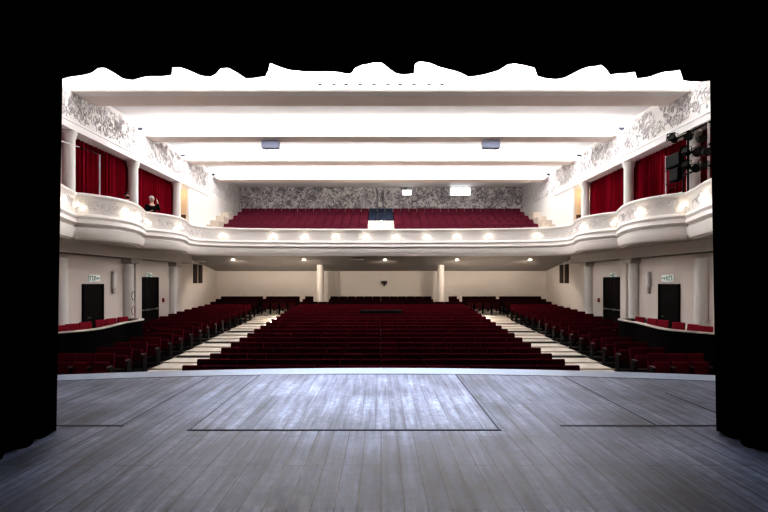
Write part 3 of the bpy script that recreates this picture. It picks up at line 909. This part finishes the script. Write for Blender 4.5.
# ------------------------------------------------------------------ theatre seats
SW = .515
def seat_meshes(cloth):
    T = Matrix.Translation((0, .1, .3)) @ Matrix.Rotation(-.14, 4, 'X')
    back = MB().box(-SW / 2 + .006, SW / 2 - .006, -.05, .03, .04, .585, T=T, bev=.02)
    shell = MB().box(-SW / 2 + .02, SW / 2 - .02, .032, .05, .0, .56, T=T, bev=.008)
    T2 = Matrix.Translation((0, .0, .36)) @ Matrix.Rotation(-.1, 4, 'X')
    cush = MB().box(-SW / 2 + .04, SW / 2 - .04, -.13, -.02, -.03, .33, T=T2, bev=.03)
    return back, shell, cush
def make_seat(name, cloth, full=True):
    t = empty(name, (0, 0, 0), 'x', 'theatre seat')
    back, shell, cush = seat_meshes(cloth)
    back.build('backrest', cloth, t); cush.build('seat_cushion', cloth, t)
    if not full:
        b = MB().box(-.2, .2, .04, .1, .0, .34, bev=.01); b.build('support', 'dark', t)
    if full:
        shell.build('back_shell', 'shell', t)
        for s in (-1, 1):
            x = s * (SW / 2 - .019)
            b = MB().box(x - .012, x + .012, -.1, .12, .0, .55, bev=.005); b.box(x - .02, x + .02, -.16, .16, .0, .03, bev=.005)
            sup = b.build('support', 'dark', t)
            MB().box(x - .017, x + .017, -.2, .05, .54, .58, bev=.01).build('armrest', 'brown', sup)
    return t
# list all stalls seats: (y order front first)
allseats = []
for i in range(NR):
    y = row_y[i]; n = 18
    hw = n / 2
    # far rows: columns and short rear rows
    for j in range(n):
        x = (j - hw + .5) * SW
        if 12 <= i <= 13 and 7 <= j <= 10 and i == 13: continue       # mixing desk
        if i >= NR - 2 and abs(abs(x) - 3.5) < .45: continue
        allseats.append((y, x, row_f[i], 'c', i, j, n))
    if y > 25.4:
        for s in (-1, 1):
            for j in range(4):
                allseats.append((y, s * (4.95 + (j + .5) * SW), row_f[i], 'l' if s < 0 else 'r', i, j, 4))
    if y > 11.5:
        xe = 8.55 if y < 13.2 else (8.7 if y < 17.2 else (9.8 if y < 20.6 else 10.2))
        if y < 12.0: xe = 9.2
        m = int((xe - 7.2) / SW)
        for s in (-1, 1):
            for j in range(m):
                allseats.append((y, s * (7.2 + (j + .5) * SW), row_f[i], 'l' if s < 0 else 'r', i, j, m))
# rank by apparent size and visibility: nearest rows first
def rank(q): return q[0] + (0 if q[3] == 'c' else .3)
allseats.sort(key=rank)
near = allseats[:300]; far = allseats[300:]
SC_ = make_seat('stalls_seat', 'red'); first = True
for (y, x, z, blk, i, j, n) in near:
    if blk == 'c': lab = 'dark red folding seat, %s row of the central stalls, %s from its left end' % (ORD[i + 1], ORD[j + 1])
    else: lab = 'dark red folding seat, %s row of the %s side stalls, %s from the aisle' % (ORD[i - 1], 'left' if blk == 'l' else 'right', ORD[j + 1])
    g = {'c': 'central stalls seats', 'l': 'left stalls seats', 'r': 'right stalls seats'}[blk]
    if first:
        SC_.location = (x, y, z); SC_['label'] = lab; SC_['group'] = g; first = False; o = SC_
    else: o = copy_tree(SC_, (x, y, z), 0, lab, g)
# the 300 nearest are individuals; the rest one object
b = MB()
for (y, x, z, blk, i, j, n) in far:
    back, shell, cush = seat_meshes('red')
    T0 = Vector((x, y, z))
    for q, mi in ((back, 0), (cush, 0), (shell, 1)):
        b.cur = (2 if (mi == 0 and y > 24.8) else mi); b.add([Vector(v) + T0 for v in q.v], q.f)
    b.cur = 1
    for s in (-1, 1):
        b.box(x + s * SW / 2 - .014, x + s * SW / 2 + .014, y - .15, y + .15, z, z + .57)
o = b.build('rear_stalls_seating', ['red', 'shell', 'redshade']); tag(o, 'rows of dark red folding seats filling the rear half of the stalls', 'theatre seats', kind='stuff')
# pale row markers down the middle of the central block
for i in range(10):
    o = MB().box(-.012, .012, -.004, .004, -.02, .02, bev=.002).build('row_marker', 'wallup', loc=(0.0, row_y[i] - .205, row_f[i] + .56))
    tag(o, 'tiny pale marker on the middle armrest of the %s central row' % ORD[i + 1], 'marker', 'row markers')

# mixing desk
y = row_y[13]; z = row_f[13]
t = empty('mixing_desk', (0, y, z), 'long black sound desk standing among the rear central seats', 'mixing desk')
MB().box(-1.0, 1.0, -.25, .3, .72, .95, bev=.03).build('console', 'dark', t)
MB().box(-.98, .98, -.28, -.24, .25, .93).build('front_panel', 'cloth', t)
for s in (-1, 1): MB().box(s * .9 - .03, s * .9 + .03, -.2, .25, 0, .73).build('leg', 'dark', t)

# aisle step lights
for s, pts in ((-1, [(272, 323), (277, 317.3), (284, 313)]), (1, [(488, 322.6), (483, 316.7), (478, 313)])):
    for q, (x, yy) in enumerate(pts):
        # where this sight line meets the stepped floor
        Y = None
        for st in range(1500, 2700):
            yk = st / 100; zf = topz(yk) - .88
            if CAMZ - (yy - VY) / F * yk <= zf + .06: Y = yk; break
        Y = min(Y or 26, 24.9 if q == 2 else 24.2 - .6 * (1 - q))
        X = (x - VX) / F * Y; zf = topz(Y) - .86
        t = empty('aisle_step_light', (X, Y, zf), 'small glowing step light in the %s aisle, %s up the steps' % ('left' if s < 0 else 'right', ORD[q + 1]), 'step light', 'aisle step lights')
        MB().lathe([(.07, 0), (.07, .05), (.05, .06), (.001, .065)], n=14).build('housing', 'steel', t, smooth=True)
        MB().ball((0, -.02, .07), .085, 10, 8, sz=.7).build('lens', 'led', t, smooth=True)
        l = bpy.data.lights.new('step_glow', 'POINT'); l.energy = 6; l.color = (1, .9, .75); l.shadow_soft_size = .05
        o = bpy.data.objects.new('step_glow', l); COL.objects.link(o); o.location = (X, Y - .1, zf + .25)

# balcony seats
BS = .527
bp_r = make_seat('balcony_seat', 'redb', False); bp_n = make_seat('balcony_seat', 'navy', False)
fr_, fn_ = True, True
for i in range(BR):
    hwid = [16, 16, 17, 17, 17, 17][i]
    for j in range(-hwid - 1, hwid + 2):
        centre = abs(j) <= 1
        if centre and i < 3: continue
        x = j * BS
        if abs(x) > 9.1: continue
        src = bp_n if centre else bp_r
        if centre: lab = 'navy blue folding balcony seat, %s row, %s of the three in the middle' % (ORD[i + 1], ('left', 'centre', 'right')[j + 1])
        else: lab = 'crimson folding balcony seat, %s row, %s %s of the centre gap' % (ORD[i + 1], ORD[abs(j) - 1], 'left' if j < 0 else 'right')
        g = 'navy seats in the middle of the balcony' if centre else 'crimson balcony seats'
        loc = (x, bal_y[i], bal_f[i])
        if centre and fn_: bp_n.location = loc; bp_n['label'] = lab; bp_n['group'] = g; fn_ = False
        elif (not centre) and fr_: bp_r.location = loc; bp_r['label'] = lab; bp_r['group'] = g; fr_ = False
        else: copy_tree(src, loc, 0, lab, g)
# step lights on the balcony stairs
for x, lab in ((219.5, 'left'), (541, 'right'), (381.5, 'centre')):
    Y = 25.3 if x != 381.5 else 25.9
    X = (x - VX) / F * Y; zz = 4.02 + .02 if x != 381.5 else 4.1
    t = empty('stair_light', (X, Y, 4.02), 'small glowing stair light on the %s balcony steps' % lab, 'step light', 'balcony stair lights')
    MB().lathe([(.06, 0), (.06, .04), (.04, .05), (.03, .06), (.03, .45 if x == 381.5 else .07)], n=12).build('housing', 'steel', t)
    MB().ball((0, -.02, .07 if x != 381.5 else .75), .045, 10, 8, sz=(.8 if x != 381.5 else 7)).build('lens', 'led', t, smooth=True)
    l = bpy.data.lights.new('stair_glow', 'POINT'); l.energy = 8 if x != 381.5 else 1.5; l.color = (1, .85, .65); l.shadow_soft_size = .05
    o = bpy.data.objects.new('stair_glow', l); COL.objects.link(o); o.location = (X, Y - .15, 4.4)

# ------------------------------------------------------------------ rigging on the galleries
t = empty('pipe_frame', (-9.4, 13.8, 3.24), 'thin pale pipe frame standing in the left gallery before the curtain', 'lighting frame')
MB().tube([(0, -.9, 0), (0, -.9, 2.45)], .025, 8).build('upright', 'grey', t)
MB().tube([(0, .9, 0), (0, .9, 2.55)], .022, 8).build('upright', 'grey', t)
MB().tube([(0, -.9, 2.45), (0, -.1, 2.5)], .016, 8).build('crossbar', 'grey', t)
MB().tube([(0, -.1, 2.5), (0, .9, 2.55)], .016, 8).build('crossbar', 'dark', t)
t['label'] = 'thin pale pipe frame standing in the left gallery before the curtain'

t = empty('lighting_rack', (9.35, 13.1, 3.24), 'black pipe rack holding the spotlights in the right gallery', 'lighting rack')
MB().tube([(0, -.55, 0), (0, -.55, 2.9)], .03, 8).build('upright', 'grey', t)
MB().tube([(0, .3, 0), (0, .3, 2.9)], .03, 8).build('upright', 'dark', t)
MB().tube([(0, 1.05, 2.82), (0, -1.1, 2.86)], .03, 8).build('crossbar', 'dark', t)
MB().tube([(0, .45, 2.2), (0, -.9, 2.24)], .03, 8).build('crossbar', 'dark', t)
MB().tube([(0, .45, 1.6), (0, -.9, 1.62)], .03, 8).build('crossbar', 'dark', t)
def spotlight():
    t = empty('stage_spotlight', (0, 0, 0), 'x', 'spotlight', 'spotlights in the right gallery')
    A = Matrix.Rotation(PI / 2, 4, 'X')
    hs_ = MB().lathe([(.001, -.22), (.1, -.22), (.14, -.16), (.15, .1), (.17, .14), (.17, .22), (.15, .22)], n=18, axis=A); hs = hs_.build('housing', 'dark', t, smooth=True)
    MB().lathe([(.001, .19), (.08, .2), (.15, .18)], n=18, axis=A).build('lens', 'vent', hs, smooth=True)
    b = MB().tube([(-.19, 0, 0), (-.19, 0, .22), (0, 0, .3), (.19, 0, .22), (.19, 0, 0)], .014, 6); b.build('yoke', 'dark', t)
    b = MB()
    for s in (-1, 1):
        b.box(-.17, .17, -.3, -.22, s * .17 - .005, s * .17 + .005)
        b.box(s * .17 - .005, s * .17 + .005, -.3, -.22, -.17, .17)
    b.build('barn_doors', 'dark', hs)
    return t
sp = None
pos = [((677, 139), 14.0, 'highest, out at the end of the crossbar'), ((691, 137), 13.3, 'second along the top crossbar'), ((704, 139), 12.8, 'closest to the stage on the top crossbar'),
       ((688, 152), 13.4, 'on the middle crossbar near the ladder'), ((699, 153), 12.95, 'in the middle of the rack'), ((708, 152), 12.6, 'on the middle crossbar at the stage end'),
       ((688, 166), 13.4, 'low on the rack near the ladder'), ((697, 169), 13.0, 'lowest, in front of the white column'), ((706, 165), 12.7, 'low on the rack at the stage end')]
for i, ((x, y), d, lab) in enumerate(pos):
    p = px(x, y, d)
    rz = -1.0 + .35 * (i % 3)
    lb = 'black stage spotlight in the right gallery, ' + lab
    if sp is None: sp = spotlight(); sp.location = (9.3, d, p.z); sp.rotation_euler = (0, 0, rz); sp['label'] = lb; o = sp
    else: o = copy_tree(sp, (9.3, d, p.z), rz, lb)
    o.rotation_euler = (.25 * ((i * 7) % 3 - 1), 0, rz); o.scale = (.66, .66, .66)
# ladder frame with control boxes
t = empty('equipment_ladder', (9.4, 14.1, 3.24), 'black ladder-like equipment frame in front of the right gallery curtain', 'equipment frame')
MB().tube([(0, -.42, 0), (0, -.42, 2.45)], .03, 8).build('upright', 'dark', t)
MB().tube([(0, .42, 0), (0, .42, 2.45)], .022, 8).build('upright', 'grey', t)
for k_, z in enumerate((1.1, 1.5, 1.95, 2.4)): MB().tube([(0, -.42, z), (0, .42, z)], .022, 8).build('rung', 'grey' if k_ == 0 else 'dark', t)
MB().box(-.1, .1, -.36, .3, 1.98, 2.38, bev=.02).build('control_box', 'dark', t)
MB().box(-.1, .1, -.3, .12, 1.52, 1.9, bev=.02).build('control_box', 'dark', t)
MB().tube([(-.02, -.3, 1.5), (-.06, -.1, 1.3), (-.02, .2, 1.35), (-.04, .3, 1.1)], .012, 6).build('cable', 'dark', t)

# ------------------------------------------------------------------ people
def skin_obj(name, nodes, edges, material, parent, sub=2):
    me = bpy.data.meshes.new(name)
    me.from_pydata([n[0] for n in nodes], edges, []); me.materials.append(M[material])
    o = bpy.data.objects.new(name, me); COL.objects.link(o); o.parent = parent
    m = o.modifiers.new('skin', 'SKIN'); m.use_smooth_shade = True
    for i, n in enumerate(nodes):
        r = n[1]; me.skin_vertices[0].data[i].radius = (r, r) if not hasattr(r, '__len__') else r
    me.skin_vertices[0].data[0].use_root = True
    s = o.modifiers.new('sub', 'SUBSURF'); s.levels = sub; s.render_levels = sub
    return o
def person(loc, rz, label, seated, hair, grey, mask, raised):
    t = empty('person', loc, label, 'person', rz=rz)       # faces -Y locally
    hip = .76 if seated else .92
    tor = hip + .5
    nodes = [((0, 0, hip), (.15, .11)), ((0, 0, hip + .25), (.13, .1)), ((0, -.02, tor - .06), (.15, .1)), ((0, -.02, tor + .06), .055), ((0, -.04, tor + .15), .065), ((0, -.05, tor + .24), .085), ((0, -.04, tor + .31), .06)]
    edges = [(0, 1), (1, 2), (2, 3), (3, 4), (4, 5), (5, 6)]
    cl = [((0, 0, hip), (.17, .13)), ((0, 0, hip + .25), (.15, .12)), ((0, -.02, tor - .05), (.17, .13)), ((0, -.02, tor + .05), .105)]; ce = [(0, 1), (1, 2), (2, 3)]
    for s in (-1, 1):
        k0 = len(nodes)
        sh = (s * .19, -.02, tor - .04)
        if s == 1 and raised: arm = [sh, (s * .24, -.2, tor - .22), (s * .15, -.32, tor + .04), (s * .12, -.35, tor + .13)]
        else: arm = [sh, (s * .25, -.1, tor - .3), (s * .16, -.3, tor - .32), (s * .12, -.38, tor - .3)]
        rr = [.055, .042, .028, .03]
        for p, r in zip(arm, rr): nodes.append((p, r))
        edges += [(2, k0), (k0, k0 + 1), (k0 + 1, k0 + 2), (k0 + 2, k0 + 3)]
        d = (Vector(arm[3]) - Vector(arm[2])).normalized()
        h = Vector(arm[3]); side = d.cross(Vector((0, -.4, 1))).normalized()
        if side.length < .1: side = Vector((1, 0, 0))
        for f in range(4):
            o_ = (f - 1.5) * .019; ln = (.07, .08, .075, .06)[f]
            i0 = len(nodes)
            nodes.append((tuple(h + d * .045 + side * o_), .0095)); nodes.append((tuple(h + d * (.045 + ln * .6) + side * o_ * 1.15), .009)); nodes.append((tuple(h + d * (.045 + ln) + side * o_ * 1.2 + Vector((0, -.015, 0))), .008))
            edges += [(k0 + 3, i0), (i0, i0 + 1), (i0 + 1, i0 + 2)]
        i0 = len(nodes)
        nodes.append((tuple(h + side * .035 - Vector((0, .01, 0))), .011)); nodes.append((tuple(h + side * .055 + d * .035), .0095))
        edges += [(k0 + 3, i0), (i0, i0 + 1)]
        c0 = len(cl)
        for p, r in zip(arm[:3], (.075, .058, .042)): cl.append((p, r))
        ce += [(2, c0), (c0, c0 + 1), (c0 + 1, c0 + 2)]
        k1 = len(nodes)
        if seated: lg = [(s * .1, -.05, hip - .02), (s * .13, -.45, hip - .03), (s * .13, -.40, .2), (s * .13, -.5, .14)]
        else: lg = [(s * .1, 0, hip - .08), (s * .11, -.02, .48), (s * .11, 0, .08), (s * .11, -.14, .04)]
        for p, r in zip(lg, (.085, .06, .042, .035)): nodes.append((p, r))
        edges += [(0, k1), (k1, k1 + 1), (k1 + 1, k1 + 2), (k1 + 2, k1 + 3)]
    skin_obj('body', nodes, edges, 'skin', t)
    skin_obj('sweater', cl, ce, 'cloth', t)
    tn = [((0, 0, hip), (.165, .13))]; te = []
    for s in (-1, 1):
        k1 = len(tn)
        if seated: lg = [(s * .1, -.05, hip - .02), (s * .13, -.45, hip - .03), (s * .13, -.40, .22)]
        else: lg = [(s * .1, 0, hip - .08), (s * .11, -.02, .48), (s * .11, 0, .1)]
        for p, r in zip(lg, (.1, .075, .06)): tn.append((p, r))
        te += [(0, k1), (k1, k1 + 1), (k1 + 1, k1 + 2)]
    skin_obj('trousers', tn, te, 'cloth', t)
    hc = Vector((0, -.045, tor + .23))
    b = MB().ball(hc + Vector((0, .045, .045)), .104, 16, 12, sx=.92, sy=1.0, sz=1.05)
    if grey:
        for a in range(9): b.ball(hc + Vector((.085 * math.cos(a * .7), .06 + .05 * math.sin(a), .03 + .05 * math.sin(a * 1.7))), .035, 8, 6)
    b.build('hair', hair, t, smooth=True)
    b = MB()
    for s in (-1, 1): b.ball(hc + Vector((s * .033, -.088, .01)), .011, 8, 6)
    b.build('eyes', 'hair_d', t)
    b = MB().ball(hc + Vector((0, -.1, -.02)), .016, 8, 6, sz=1.6); b.build('nose', 'skin', t, smooth=True)
    b = MB().box(hc.x - .022, hc.x + .022, hc.y - .095, hc.y - .085, hc.z - .062, hc.z - .052); b.build('mouth', 'redc', t)
    b = MB()
    for s in (-1, 1): b.ball(hc + Vector((s * .088, .0, -.005)), .02, 8, 6, sx=.5, sz=1.5)
    b.build('ears', 'skin', t, smooth=True)
    if mask:
        MB().ball(hc + Vector((0, -.06, -.055)), .07, 12, 8, sx=1.0, sy=.75, sz=.8).build('face_mask', 'cloth', t, smooth=True)
    return t
person((-9.5, 16.45, 3.24), .75, 'dark-haired person in a black face mask peering over the left balcony front', True, 'hair_d', False, True, False)
person((-9.25, 17.75, 3.2), .7, 'grey-haired person in black leaning at the left balcony with a raised hand', False, 'hair_g', True, False, True)
t = empty('stool', (-9.5, 16.45, 3.24), 'small dark stool under the masked person in the left gallery', 'stool')
MB().lathe([(.001, .58), (.17, .58), (.17, .62), (.001, .63)], n=18).build('seat', 'dark', t)
for a in range(4): MB().tube([(.14 * math.cos(a * PI / 2 + .8), .14 * math.sin(a * PI / 2 + .8), 0), (.1 * math.cos(a * PI / 2 + .8), .1 * math.sin(a * PI / 2 + .8), .58)], .012, 6).build('leg', 'dark', t)

# ------------------------------------------------------------------ added unseen spot: a cool wash brightening the stage boards
def spot(name, loc, tgt, W, size, col, blend=.8, r=.2):
    l = bpy.data.lights.new(name, 'SPOT'); l.energy = W; l.color = col; l.spot_size = size; l.spot_blend = blend; l.shadow_soft_size = r
    o = bpy.data.objects.new(name, l); COL.objects.link(o); o.location = loc
    o.rotation_euler = (Vector(tgt) - Vector(loc)).to_track_quat('-Z', 'Y').to_euler()
spot('stage_fill', (0, 7.0, 6.4), (0, 7.1, 0), 1900, 1.08, (.80, .87, 1), 1.0, .4)

# ------------------------------------------------------------------ world, camera, view
w = bpy.data.worlds.new('World'); sc.world = w; w.use_nodes = True
w.node_tree.nodes['Background'].inputs[0].default_value = (.5, .55, .7, 1)
w.node_tree.nodes['Background'].inputs[1].default_value = .0
cam = bpy.data.cameras.new('camera'); co = bpy.data.objects.new('camera', cam); COL.objects.link(co)
co.location = (0, 0, CAMZ); co.rotation_euler = (PI / 2, 0, 0)
cam.sensor_width = 36; cam.lens = F / 768 * 36
cam.shift_x = (384 - VX) / 768; cam.shift_y = (VY - 256) / 768
cam.clip_end = 200
sc.camera = co
sc.view_settings.view_transform = 'Standard'
sc.view_settings.look = 'Medium High Contrast'
sc.view_settings.exposure = 0.36
sc.cycles.max_bounces = 10; sc.cycles.diffuse_bounces = 6
